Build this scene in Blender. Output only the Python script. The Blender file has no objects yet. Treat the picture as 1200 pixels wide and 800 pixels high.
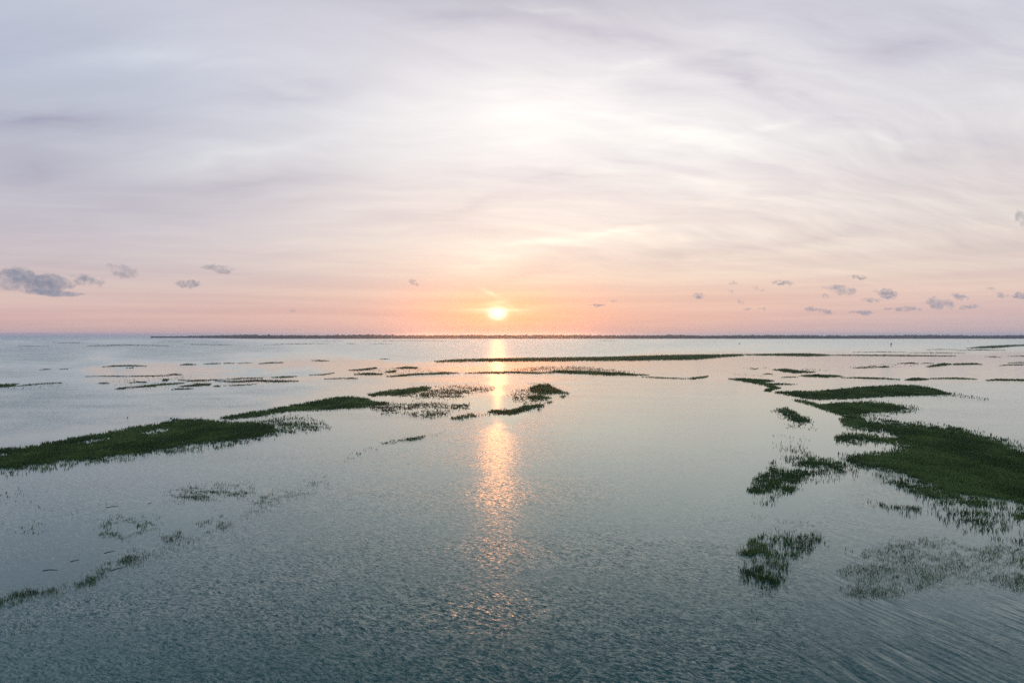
import bpy, bmesh, math, random
import numpy as np
from mathutils import Vector

scene = bpy.context.scene
R = math.radians
random.seed(7)
rng = np.random.default_rng(7)

# ------------------------------------------------------------------ camera
CAM_H = 15.0            # metres above the water
FOC = 800.0             # focal length in photograph pixels (1200 wide)
HOR = 392.3             # row of the true horizon in the photograph
cam = bpy.data.cameras.new("camera")
cam.sensor_width = 36.0
cam.lens = 24.0
cam.shift_y = -(400.0 - HOR) / 1200.0
cam.clip_start = 0.5
cam.clip_end = 90000.0
cam_ob = bpy.data.objects.new("camera", cam)
scene.collection.objects.link(cam_ob)
cam_ob.location = (0, 0, CAM_H)
cam_ob.rotation_euler = (R(90), 0, 0)
scene.camera = cam_ob

# ------------------------------------------------------------------ colour
scene.view_settings.view_transform = 'Standard'
scene.view_settings.look = 'None'
scene.view_settings.exposure = 0.0
scene.view_settings.gamma = 1.0
scene.render.engine = 'CYCLES'
scene.cycles.use_denoising = False
scene.cycles.max_bounces = 6
scene.cycles.volume_bounces = 2
scene.cycles.transparent_max_bounces = 8
scene.cycles.sample_clamp_indirect = 4.0
scene.cycles.sample_clamp_direct = 1.6
scene.cycles.caustics_reflective = False

# ------------------------------------------------------------------ sun
SUN_EL = math.atan((HOR - 367.0) / FOC)
SUN_AZ = math.atan((583.0 - 600.0) / FOC)          # + to the right of the view axis (+Y)
SUN = Vector((math.sin(SUN_AZ) * math.cos(SUN_EL), math.cos(SUN_AZ) * math.cos(SUN_EL), math.sin(SUN_EL)))
sl = bpy.data.lights.new("sun", 'SUN')
sl.energy = 0.36
sl.angle = R(0.6)
sl.color = (1.0, 0.30, 0.07)
so = bpy.data.objects.new("sun", sl)
scene.collection.objects.link(so)
so.rotation_euler = SUN.to_track_quat('Z', 'Y').to_euler()


# ------------------------------------------------------------------ node helper
class G:
    def __init__(self, tree):
        self.t = tree

    def n(self, kind, **props):
        nd = self.t.nodes.new(kind)
        for k, v in props.items():
            setattr(nd, k, v)
        return nd

    def put(self, sock, v):
        if isinstance(v, bpy.types.NodeSocket):
            self.t.links.new(v, sock)
        elif v is not None:
            if isinstance(v, (tuple, list)) and sock.type == 'RGBA' and len(v) == 3:
                v = (*v, 1.0)
            sock.default_value = v

    def m(self, op, a, b=None, c=None, clamp=False):
        nd = self.n('ShaderNodeMath', operation=op, use_clamp=clamp)
        for i, v in enumerate((a, b, c)):
            self.put(nd.inputs[i], v)
        return nd.outputs[0]

    def v(self, op, a, b=None, scale=None):
        nd = self.n('ShaderNodeVectorMath', operation=op)
        self.put(nd.inputs[0], a)
        if b is not None:
            self.put(nd.inputs[1], b)
        if scale is not None:
            self.put(nd.inputs['Scale'], scale)
        return nd.outputs['Value'] if op in ('DOT_PRODUCT', 'LENGTH', 'DISTANCE') else nd.outputs['Vector']

    def sep(self, a):
        nd = self.n('ShaderNodeSeparateXYZ')
        self.put(nd.inputs[0], a)
        return nd.outputs

    def comb(self, x, y, z):
        nd = self.n('ShaderNodeCombineXYZ')
        for i, q in enumerate((x, y, z)):
            self.put(nd.inputs[i], q)
        return nd.outputs[0]

    def mix(self, f, a, b, blend='MIX', clamp=True):
        nd = self.n('ShaderNodeMix', data_type='RGBA', blend_type=blend, clamp_factor=clamp)
        self.put(nd.inputs[0], f)
        self.put(nd.inputs[6], a)
        self.put(nd.inputs[7], b)
        return nd.outputs[2]

    def smooth(self, x, lo, hi, a=0.0, b=1.0):
        nd = self.n('ShaderNodeMapRange', interpolation_type='SMOOTHSTEP')
        for i, q in enumerate((x, lo, hi, a, b)):
            self.put(nd.inputs[i], q)
        return nd.outputs[0]

    def lin(self, x, lo, hi, a=0.0, b=1.0):
        nd = self.n('ShaderNodeMapRange')
        for i, q in enumerate((x, lo, hi, a, b)):
            self.put(nd.inputs[i], q)
        return nd.outputs[0]

    def noise(self, vec, scale, detail=4.0, rough=0.5, dist=0.0, dims='3D'):
        nd = self.n('ShaderNodeTexNoise', noise_dimensions=dims)
        self.put(nd.inputs['Vector'], vec)
        nd.inputs['Scale'].default_value = scale
        nd.inputs['Detail'].default_value = detail
        nd.inputs['Roughness'].default_value = rough
        nd.inputs['Distortion'].default_value = dist
        return nd.outputs[0]

    def ramp(self, x, stops):
        nd = self.n('ShaderNodeValToRGB')
        self.put(nd.inputs[0], x)
        cr = nd.color_ramp
        cr.interpolation = 'LINEAR'
        while len(cr.elements) < len(stops):
            cr.elements.new(0.5)
        for e, (p, c) in zip(cr.elements, stops):
            e.position = p
            e.color = (*srgb(c), 1.0)
        return nd.outputs[0]


def srgb(c):
    return tuple(((q / 255.0) / 12.92) if q <= 10 else (((q / 255.0) + 0.055) / 1.055) ** 2.4 for q in c)


# ------------------------------------------------------------------ sky
world = bpy.data.worlds.new("World")
scene.world = world
world.use_nodes = True
wt = world.node_tree
wt.nodes.clear()
g = G(wt)
D = g.v('NORMALIZE', g.n('ShaderNodeTexCoord').outputs['Generated'])
dx, dy, dz = g.sep(D)
z = g.m('MAXIMUM', dz, 0.0)
# azimuth from the axis of the bright part of the veil, a little right of the sun
ax = R(4.0)
hl = g.v('NORMALIZE', g.comb(dx, dy, 0.0))
ca = g.v('DOT_PRODUCT', hl, (math.sin(ax), math.cos(ax), 0.0))
az = g.m('ARCCOSINE', g.m('MINIMUM', g.m('MAXIMUM', ca, -1.0), 1.0))
hx = g.sep(hl)[0]
side = g.lin(hx, -0.6, 0.6)                       # 0 left, 1 right
width = g.m('MULTIPLY', g.m('MULTIPLY_ADD', side, 0.16, 0.40), g.smooth(z, 0.0, 0.14, 0.66, 1.0))
q = g.m('DIVIDE', az, width)
near = g.m('EXPONENT', g.m('MULTIPLY', g.m('MULTIPLY', q, q), -1.0))
zr = g.m('MULTIPLY', z, 2.0, clamp=True)          # ramps cover z 0 .. 0.5
mid = g.ramp(zr, [(0.0, (230, 186, 174)), (0.05, (242, 193, 174)), (0.11, (243, 206, 188)), (0.17, (247, 225, 209)),
                  (0.27, (252, 238, 227)), (0.37, (247, 235, 230)), (0.50, (252, 247, 245)), (0.64, (248, 243, 244)),
                  (0.80, (226, 221, 228)), (1.0, (204, 204, 216))])
left = g.ramp(zr, [(0.0, (212, 182, 179)), (0.04, (223, 189, 183)), (0.10, (220, 197, 193)), (0.17, (208, 197, 202)),
                   (0.27, (200, 196, 207)), (0.45, (194, 197, 211)), (0.62, (186, 194, 213)), (0.85, (200, 204, 220)), (1.0, (184, 192, 210))])
right = g.ramp(zr, [(0.0, (200, 184, 189)), (0.05, (217, 195, 194)), (0.10, (230, 207, 199)), (0.17, (225, 211, 206)),
                    (0.27, (223, 214, 212)), (0.45, (216, 212, 218)), (0.65, (203, 205, 218)), (0.82, (188, 197, 215)), (1.0, (182, 192, 208))])
sidecol = g.mix(g.smooth(hx, -0.35, 0.35), left, right)
base = g.mix(near, sidecol, mid)
base = g.mix(g.smooth(z, 0.40, 0.58), base, (0.070, 0.118, 0.155))      # dusk overhead
# high streaky veil: wind-drawn bands with their own places, frayed by noise, and finer wisps on a flat layer overhead
fwd = g.m('GREATER_THAN', dy, 0.05)
idy = g.m('DIVIDE', fwd, g.m('MAXIMUM', dy, 0.05))
uw = g.comb(g.m('MULTIPLY', dx, idy), g.m('MULTIPLY', dz, idy), 0.0)
wn = g.n('ShaderNodeTexNoise')
g.put(wn.inputs['Vector'], g.v('MULTIPLY', uw, (2.4, 9.0, 1.0)))
wn.inputs['Scale'].default_value = 1.0
wn.inputs['Detail'].default_value = 5.0
wn.inputs['Roughness'].default_value = 0.6
uww = g.v('ADD', uw, g.v('MULTIPLY', g.v('SUBTRACT', wn.outputs[1], (0.5, 0.5, 0.5)), (0.34, 0.13, 0.0)))
BANDS = [(60, 135, 230, 34, 0, -.75), (330, 100, 190, 24, -8, -.35), (20, 195, 170, 55, 0, -.45), (280, 215, 260, 26, -3, -.40), (120, 252, 330, 44, 0, -.35),
         (440, 258, 160, 22, -5, -.30), (520, 30, 130, 26, 5, -.45), (700, 52, 220, 24, 14, -.45), (860, 95, 210, 32, 22, -.45), (1080, 40, 230, 60, 0, -.60),
         (1000, 130, 170, 26, 15, -.30), (1100, 172, 200, 42, 0, -.30), (950, 200, 220, 22, 5, -.30), (650, 207, 260, 17, -2, -.35), (560, 236, 180, 17, -6, -.35),
         (725, 178, 140, 20, 10, -.30), (1120, 285, 210, 55, 0, -.25), (860, 296, 330, 24, -10, -.40), (620, 322, 200, 12, -4, -.30),
         (600, 125, 260, 100, 0, .45), (800, 152, 230, 30, 20, .35), (860, 226, 250, 24, 8, .50), (650, 282, 180, 17, -8, .55), (560, 306, 140, 13, -3, .5),
         (300, 172, 240, 28, -6, .35), (220, 60, 240, 32, -3, .30), (760, 80, 190, 16, -20, .22), (905, 142, 130, 14, -15, .22), (1060, 152, 100, 14, 15, .35), (620, 20, 110, 10, 0, .3),
         (720, 270, 210, 12, 7, .4), (574, 343, 26, 5, 25, .8), (583, 354, 30, 5, -8, .9), (600, 360, 26, 4, 30, .5)]
tot = 0.0
for bx_, by_, rx_, ry_, an_, gn_ in BANDS:
    mp = g.n('ShaderNodeMapping', vector_type='TEXTURE')
    g.put(mp.inputs[0], uww if rx_ > 60 else uw)
    mp.inputs[1].default_value = ((bx_ - 600.0) / FOC, (HOR - by_) / FOC, 0.0)
    mp.inputs[2].default_value = (0.0, 0.0, -R(an_))
    mp.inputs[3].default_value = (rx_ / FOC, ry_ / FOC, 1.0)
    gr = g.n('ShaderNodeTexGradient', gradient_type='QUADRATIC_SPHERE')
    g.put(gr.inputs[0], mp.outputs[0])
    tot = g.m('MULTIPLY_ADD', gr.outputs[1], gn_ * 1.5 if gn_ > 0 else gn_ * 1.3, tot)
inv = g.m('DIVIDE', 1.0, g.m('ADD', z, 0.16))
px = g.m('MULTIPLY', dx, inv)
py = g.m('MULTIPLY', dy, inv)
wv = g.m('MULTIPLY', g.m('SUBTRACT', g.noise(g.comb(px, py, 3.1), 0.7, 3.0, 0.5), 0.5), 1.0)
pyw = g.m('ADD', py, wv)
c1 = g.noise(g.comb(g.m('MULTIPLY', px, 0.8), g.m('MULTIPLY', pyw, 2.2), 0.7), 1.0, 6.0, 0.58)
c2 = g.noise(g.comb(g.m('MULTIPLY', px, 1.3), g.m('MULTIPLY', pyw, 8.0), 5.3), 1.0, 5.0, 0.62)
c3 = g.noise(g.comb(g.m('MULTIPLY', g.m('ADD', px, g.m('MULTIPLY', pyw, 0.5)), 2.0), g.m('MULTIPLY', g.m('SUBTRACT', pyw, g.m('MULTIPLY', px, 0.4)), 9.0), 9.0), 1.0, 4.0, 0.62)
fine = g.m('SUBTRACT', g.m('ADD', g.m('MULTIPLY', c1, 0.9), g.m('ADD', g.m('MULTIPLY', c2, 0.7), g.m('MULTIPLY', c3, g.smooth(hx, -0.2, 0.35, 0.35, 1.3)))), g.smooth(hx, -0.2, 0.35, 0.975, 1.45))
fine = g.m('MULTIPLY', fine, g.smooth(z, 0.02, 0.14))
sval = g.m('ADD', g.m('MULTIPLY', tot, g.m('MULTIPLY_ADD', c2, 0.9, 0.6)), g.m('MULTIPLY', fine, 1.0))
veil = g.v('MULTIPLY', base, g.v('ADD', (1.0, 1.0, 1.0), g.v('SCALE', (0.255, 0.270, 0.200), scale=sval)))
# thin horizontal layers low down
lz = g.noise(g.comb(g.m('MULTIPLY', hx, 2.2), g.m('MULTIPLY', z, 55.0), 2.0), 1.0, 4.0, 0.55)
lowf = g.m('MULTIPLY', g.smooth(z, 0.17, 0.05), 0.75)
lowc = g.mix(g.smooth(lz, 0.35, 0.65), g.mix(1.0, veil, (0.92, 0.88, 0.90), 'MULTIPLY'), g.mix(1.0, veil, (1.05, 1.03, 0.99), 'MULTIPLY'))
veil = g.mix(lowf, veil, lowc)
# glow round the sun
sv = g.v('SUBTRACT', D, tuple(SUN))
sx, sy, sz = g.sep(sv)
wob = g.m('MULTIPLY', g.m('SUBTRACT', g.noise(g.comb(g.m('MULTIPLY', dx, 18.0), g.m('MULTIPLY', dz, 160.0), 1.0), 1.0, 3.0, 0.6), 0.5), 0.010)
szw = g.m('ADD', sz, wob)


def blob(wx, wz, zz):
    a = g.m('DIVIDE', sx, wx)
    b = g.m('DIVIDE', zz, wz)
    rr = g.m('ADD', g.m('MULTIPLY', a, a), g.m('MULTIPLY', b, b))
    fwd = g.m('GREATER_THAN', dy, 0.0)
    return g.m('MULTIPLY', fwd, g.m('EXPONENT', g.m('MULTIPLY', rr, -1.0)))


core = blob(0.0095, 0.0066, g.m('MULTIPLY_ADD', wob, 0.35, sz))
soft = blob(0.020, 0.0135, szw)
halo = blob(0.048, 0.0036, g.m('SUBTRACT', szw, 0.004))
wide = blob(0.11, 0.034, szw)
glow = g.v('SCALE', (1.0, 0.93, 0.84), scale=g.m('MULTIPLY', core, 1.9))
glow = g.v('ADD', glow, g.v('SCALE', (0.40, 0.16, 0.10), scale=soft))
glow = g.v('ADD', glow, g.v('SCALE', (0.34, 0.28, 0.23), scale=halo))
glow = g.v('ADD', glow, g.v('SCALE', (1.1, 0.10, 0.0), scale=blob(0.085, 0.036, szw)))
glow = g.v('ADD', glow, g.v('SCALE', (0.14, -0.02, -0.10), scale=wide))
veil = g.v('ADD', veil, glow)
sky = g.n('ShaderNodeTexSky', sky_type='NISHITA', sun_disc=False)
sky.sun_elevation = SUN_EL
sky.sun_rotation = SUN_AZ
sky.altitude = 10.0
sky.dust_density = 2.0
clear = g.v('SCALE', sky.outputs[0], scale=0.10)
final = g.mix(0.06, veil, clear)
bg = g.n('ShaderNodeBackground')
g.put(bg.inputs[0], final)
bg.inputs[1].default_value = 1.0
out = g.n('ShaderNodeOutputWorld')
wt.links.new(bg.outputs[0], out.inputs[0])


# ------------------------------------------------------------------ general helpers
def tag(o, label=None, cat=None, group=None, kind=None):
    for k, val in (('label', label), ('category', cat), ('group', group), ('kind', kind)):
        if val:
            o[k] = val
    return o


def mesh_object(name, verts, faces, mat, parent=None, smooth=False):
    me = bpy.data.meshes.new(name)
    me.from_pydata([tuple(p) for p in verts], [], [tuple(f) for f in faces])
    me.update()
    if smooth:
        me.polygons.foreach_set('use_smooth', [True] * len(me.polygons))
    me.materials.append(mat)
    o = bpy.data.objects.new(name, me)
    scene.collection.objects.link(o)
    if parent:
        o.parent = parent
    return o


def tri_mesh(name, verts, loops, starts, totals, mat, parent=None):
    me = bpy.data.meshes.new(name)
    me.vertices.add(len(verts))
    me.vertices.foreach_set('co', np.asarray(verts, np.float32).ravel())
    me.loops.add(len(loops))
    me.loops.foreach_set('vertex_index', np.asarray(loops, np.int32))
    me.polygons.add(len(starts))
    me.polygons.foreach_set('loop_start', np.asarray(starts, np.int32))
    me.polygons.foreach_set('loop_total', np.asarray(totals, np.int32))
    me.update(calc_edges=True)
    me.validate()
    me.materials.append(mat)
    o = bpy.data.objects.new(name, me)
    scene.collection.objects.link(o)
    if parent:
        o.parent = parent
    return o


def ground(px, py):
    """A point of the photograph to the water surface."""
    v = (np.asarray(py, float) - HOR) / FOC
    Y = CAM_H / np.maximum(v, 1e-4)
    X = (np.asarray(px, float) - 600.0) / FOC * Y
    return X, Y


def at_range(px, py, Y):
    return Vector(((px - 600.0) / FOC * Y, Y, CAM_H + (HOR - py) / FOC * Y))


_perm = np.random.default_rng(3).random((256, 256))


def vnoise(x, y):
    xi = np.floor(x).astype(int)
    yi = np.floor(y).astype(int)
    fx = x - xi
    fy = y - yi
    fx = fx * fx * (3 - 2 * fx)
    fy = fy * fy * (3 - 2 * fy)
    a = _perm[xi % 256, yi % 256]
    b = _perm[(xi + 1) % 256, yi % 256]
    c = _perm[xi % 256, (yi + 1) % 256]
    d = _perm[(xi + 1) % 256, (yi + 1) % 256]
    return (a * (1 - fx) + b * fx) * (1 - fy) + (c * (1 - fx) + d * fx) * fy


def fbm(x, y, o=4):
    s, a, t = 0.0, 1.0, 0.0
    for i in range(o):
        s = s + a * vnoise(x * 2 ** i + 17.3 * i, y * 2 ** i + 5.1 * i)
        t += a
        a *= 0.55
    return s / t


def smoothstep(x, a, b):
    t = np.clip((x - a) / (b - a), 0, 1)
    return t * t * (3 - 2 * t)


def poly_sd(px, py, poly):
    """Signed distance, positive inside."""
    P = np.asarray(poly, float)
    Q = np.roll(P, -1, axis=0)
    inside = np.zeros(px.shape, bool)
    best = np.full(px.shape, 1e18)
    for (x0, y0), (x1, y1) in zip(P, Q):
        ex, ey = x1 - x0, y1 - y0
        t = np.clip(((px - x0) * ex + (py - y0) * ey) / (ex * ex + ey * ey + 1e-12), 0, 1)
        best = np.minimum(best, (px - x0 - t * ex) ** 2 + (py - y0 - t * ey) ** 2)
        cond = (y0 > py) != (y1 > py)
        with np.errstate(divide='ignore', invalid='ignore'):
            xc = (x1 - x0) * (py - y0) / (y1 - y0) + x0
        inside ^= cond & (px < xc)
    d = np.sqrt(best)
    return np.where(inside, d, -d)


# ------------------------------------------------------------------ water
def water_material():
    m = bpy.data.materials.new("tidal_water")
    m.use_nodes = True
    t = m.node_tree
    t.nodes.clear()
    g = G(t)
    P = g.v('SCALE', g.n('ShaderNodeNewGeometry').outputs['Position'], scale=2.0)
    x, y, _ = g.sep(P)
    rip = g.n('ShaderNodeAttribute', attribute_name='ripple').outputs['Fac']
    dia = g.n('ShaderNodeAttribute', attribute_name='diagonal').outputs['Fac']
    # wavelet slopes: noise fields stretched along the crests, which wander
    w1 = g.m('MULTIPLY', g.m('SUBTRACT', g.noise(P, 0.13, 3.0, 0.55), 0.5), 3.4)
    w2 = g.m('MULTIPLY', g.m('SUBTRACT', g.noise(g.v('ADD', P, (40, 9, 0)), 0.5, 2.0, 0.5), 0.5), 0.45)
    yw = g.m('ADD', y, g.m('ADD', w1, w2))
    ys = g.m('ADD', yw, g.m('MULTIPLY', x, 0.46))     # crests fall slightly to the right

    def slopes(vec, detail, rough):
        nd = g.n('ShaderNodeTexNoise')
        g.put(nd.inputs['Vector'], vec)
        nd.inputs['Scale'].default_value = 1.0
        nd.inputs['Detail'].default_value = detail
        nd.inputs['Roughness'].default_value = rough
        return g.v('SUBTRACT', nd.outputs[1], (0.5, 0.5, 0.5))

    s1 = g.v('MULTIPLY', slopes(g.comb(g.m('MULTIPLY', x, 0.8), g.m('MULTIPLY', ys, 1.7), 0.0), 2.0, 0.5), (0.16, 0.13, 0.0))
    s2 = g.v('MULTIPLY', slopes(g.comb(g.m('MULTIPLY', x, 2.2), g.m('MULTIPLY', ys, 4.2), 4.0), 2.0, 0.5), (0.54, 0.40, 0.0))
    s3 = g.v('MULTIPLY', slopes(g.comb(g.m('MULTIPLY', x, 7.0), g.m('MULTIPLY', ys, 10.0), 8.0), 1.0, 0.5), (0.50, 0.30, 0.0))
    gust = g.noise(g.comb(g.m('MULTIPLY', x, 0.02), g.m('MULTIPLY', y, 0.05), 1.0), 1.0, 4.0, 0.6)
    gf = g.lin(gust, 0.3, 0.7, 0.45, 1.55)
    amp = g.m('MULTIPLY', g.m('MULTIPLY', rip, gf), g.m('MULTIPLY_ADD', dia, -0.5, 1.0))
    sl_ = g.v('SCALE', g.v('ADD', s1, g.v('ADD', s2, s3)), scale=amp)
    # longer wavelets running in from the right
    yd = g.m('ADD', g.m('ADD', g.m('MULTIPLY', y, 0.34), g.m('MULTIPLY', x, 0.94)), g.m('MULTIPLY', w1, 0.22))
    xd = g.m('SUBTRACT', g.m('MULTIPLY', x, 0.34), g.m('MULTIPLY', y, 0.94))
    nd = g.m('SUBTRACT', g.noise(g.comb(g.m('MULTIPLY', xd, 0.16), g.m('MULTIPLY', yd, 2.1), 2.0), 1.0, 3.0, 0.55), 0.5)
    sl_ = g.v('ADD', sl_, g.v('SCALE', (0.36, 0.15, 0.0), scale=g.m('MULTIPLY', g.m('MULTIPLY', nd, dia), g.lin(g.noise(g.v('MULTIPLY', P, (0.13, 0.09, 0.0)), 1.0, 3.0, 0.6), 0.35, 0.65, 0.25, 1.5))))
    nrm = g.v('NORMALIZE', g.v('SUBTRACT', (0.0, 0.0, 1.0), sl_))
    mudn = g.noise(g.v('MULTIPLY', P, (0.03, 0.06, 0.0)), 1.0, 4.0, 0.55)
    body = g.mix(g.smooth(mudn, 0.35, 0.7), (0.003, 0.118, 0.126), (0.008, 0.130, 0.132))
    # ruffled water: weaker sky reflection painted as a paler, tealer body colour
    body = g.mix(g.smooth(rip, 1.0, 2.6), body, (0.04, 0.25, 0.30))
    under = g.n('ShaderNodeBsdfDiffuse')
    g.put(under.inputs['Color'], body)
    g.put(under.inputs['Normal'], nrm)
    mirror = g.n('ShaderNodeBsdfGlossy', distribution='MULTI_GGX')
    g.put(mirror.inputs['Color'], (0.865, 0.985, 0.970))     # marsh water greys the reflected sky towards green
    g.put(mirror.inputs['Roughness'], g.lin(rip, 0.1, 1.0, 0.06, 0.22))
    g.put(mirror.inputs['Normal'], nrm)
    keep = 1.0
    for ior in (1.245, 1.185):                                # water, and a second layer added to strengthen its reflection
        fr = g.n('ShaderNodeFresnel')
        fr.inputs['IOR'].default_value = ior
        g.put(fr.inputs['Normal'], nrm)
        keep = g.m('MULTIPLY', keep, g.m('SUBTRACT', 1.0, fr.outputs[0]))
    mx = g.n('ShaderNodeMixShader')
    g.put(mx.inputs[0], g.m('SUBTRACT', 1.0, keep))
    t.links.new(under.outputs[0], mx.inputs[1])
    t.links.new(mirror.outputs[0], mx.inputs[2])
    o = g.n('ShaderNodeOutputMaterial')
    t.links.new(mx.outputs[0], o.inputs[0])
    return m


# wind map: where the water is ruffled (1) or slick (0), as outlines on the water
def ripple_map(px, py):
    r = 0.70 + 0.20 * smoothstep(py, 500, 800)

    def area(poly, val, soft):
        s = smoothstep(poly_sd(px, py, poly) + (fbm(px / 60 + 3, py / 5) - 0.5) * soft * 3.2, -soft, soft)
        r[:] = r * (1 - s) + val * s
    # slick water
    area([(-200, 545), (-200, 512), (60, 502), (150, 487), (260, 473), (380, 456), (440, 448), (540, 446), (620, 446), (640, 456), (600, 500), (420, 482), (300, 488), (200, 500), (60, 525)], 0.10, 9)
    area([(100, 424), (330, 420), (600, 417), (900, 412), (1250, 410), (1300, 450), (1050, 448), (900, 452), (760, 447), (600, 442), (420, 446), (300, 456), (160, 458), (90, 440)], 0.16, 6)
    area([(700, 440), (900, 440), (1010, 470), (1000, 500), (1060, 525), (1010, 560), (960, 600), (880, 640), (800, 600), (790, 520), (690, 470)], 0.15, 22)
    area([(640, 445), (860, 445), (880, 620), (760, 640), (690, 560), (650, 500)], 0.42, 25)
    area([(380, 480), (560, 485), (540, 500), (420, 540), (200, 565), (100, 575), (-100, 590), (-100, 560), (150, 535), (300, 515)], 0.55, 14)
    area([(-100, 590), (180, 560), (320, 575), (200, 640), (110, 680), (-100, 720)], 0.40, 14)
    area([(960, 590), (1100, 590), (1300, 620), (1300, 720), (1000, 720), (950, 650)], 0.45, 18)
    # ruffled water
    for ya, yb in ((426, 428.5), (437.5, 442), (449, 451.5), (459.5, 461)):
        area([(480, ya), (690, ya - 1), (690, yb - 1), (480, yb)], 0.8, 1.2)
    area([(-300, 392), (170, 392), (230, 398), (-300, 399)], 3.0, 2)
    area([(-300, 426), (60, 426), (110, 440), (60, 452), (-300, 456)], 1.4, 16)
    area([(-300, 398), (300, 397), (700, 399), (1100, 398), (1300, 400), (1100, 407), (700, 408), (330, 413), (100, 421), (-300, 426)], 1.1, 10)
    area([(-400, 397), (250, 398), (330, 412), (100, 421), (-400, 428)], 2.8, 18)
    area([(360, 398), (860, 398), (790, 408), (640, 418.5), (480, 419.5), (390, 411)], 1.6, 7)
    area([(-300, 462), (0, 456), (200, 457), (360, 450), (300, 464), (140, 482), (-50, 505), (-300, 520)], 2.5, 24)
    area([(1060, 462), (1300, 450), (1300, 530), (1200, 520), (1120, 495), (1080, 480)], 0.7, 14)
    return r


def diagonal_map(px, py):
    d = np.zeros(px.shape)
    s = smoothstep(poly_sd(px, py, [(900, 830), (930, 700), (1000, 620), (1100, 690), (1350, 660), (1400, 900), (900, 900)]), -40, 60)
    d = np.maximum(d, s)
    s2 = smoothstep(poly_sd(px, py, [(960, 590), (1060, 560), (1080, 610), (1010, 660), (960, 640)]), -12, 20) * 0.35
    return np.maximum(d, s2)


def build_water():
    rows = [4.0, 8.0, 14.0, 19.0]
    rows += list(CAM_H * FOC / (np.arange(860, 400, -3.0) - HOR))
    rows += list(CAM_H * FOC / (np.arange(400, 393.4, -0.7) - HOR))
    rows = sorted(set(r for r in rows if r < 13000)) + [13200.0]
    fine = list(np.arange(-48, 48.01, 0.4))
    rest = list(np.arange(52, 308.01, 4.0))
    ang = np.radians(np.array(fine + rest))
    rr = np.array(rows)
    nA, nR = len(ang), len(rr)
    X = rr[:, None] * np.sin(ang)[None, :]
    Y = rr[:, None] * np.cos(ang)[None, :]
    V = np.concatenate([[(0, 0, 0)], np.stack([X, Y, np.zeros_like(X)], -1).reshape(-1, 3)])
    F = []
    for j in range(nA):
        F.append((0, 1 + (j + 1) % nA, 1 + j))
    for i in range(nR - 1):
        a = 1 + i * nA
        b = a + nA
        for j in range(nA):
            k = (j + 1) % nA
            F.append((a + j, a + k, b + k, b + j))
    o = mesh_object("water", V, F, water_material())
    me = o.data
    yy = np.where(V[:, 1] > 3.0, V[:, 1], np.hypot(V[:, 0], V[:, 1]) + 3.0)
    ppx = np.clip(600 + V[:, 0] / yy * FOC, -290, 1500)
    ppy = np.clip(HOR + CAM_H / yy * FOC, 394, 880)
    for nm, fn in (('ripple', ripple_map), ('diagonal', diagonal_map)):
        at = me.attributes.new(nm, 'FLOAT', 'POINT')
        at.data.foreach_set('value', fn(ppx, ppy).astype(np.float32))
    if me.polygons[0].normal.z < 0:
        me.flip_normals()
    tag(o, kind='structure')
    return o


build_water()


# ------------------------------------------------------------------ marsh grass
def grass_material():
    m = bpy.data.materials.new("marsh_grass")
    m.use_nodes = True
    t = m.node_tree
    t.nodes.clear()
    g = G(t)
    tint = g.n('ShaderNodeAttribute', attribute_name='tint').outputs['Fac']
    dry_glow = g.n('ShaderNodeAttribute', attribute_name='dry_glow').outputs['Fac']
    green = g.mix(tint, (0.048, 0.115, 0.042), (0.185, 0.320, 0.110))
    col = g.mix(dry_glow, green, (0.17, 0.105, 0.052))  # dry brown grass; near the sun also the painted golden glow
    p = g.n('ShaderNodeBsdfPrincipled')
    g.put(p.inputs['Base Color'], col)
    p.inputs['Roughness'].default_value = 0.65
    p.inputs['Specular IOR Level'].default_value = 0.2
    tr = g.n('ShaderNodeBsdfTranslucent')
    g.put(tr.inputs['Color'], col)
    mx = g.n('ShaderNodeMixShader')
    mx.inputs[0].default_value = 0.3
    t.links.new(p.outputs[0], mx.inputs[1])
    t.links.new(tr.outputs[0], mx.inputs[2])
    o = g.n('ShaderNodeOutputMaterial')
    t.links.new(mx.outputs[0], o.inputs[0])
    return m


GRASS = grass_material()
tri_total = 0


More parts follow.
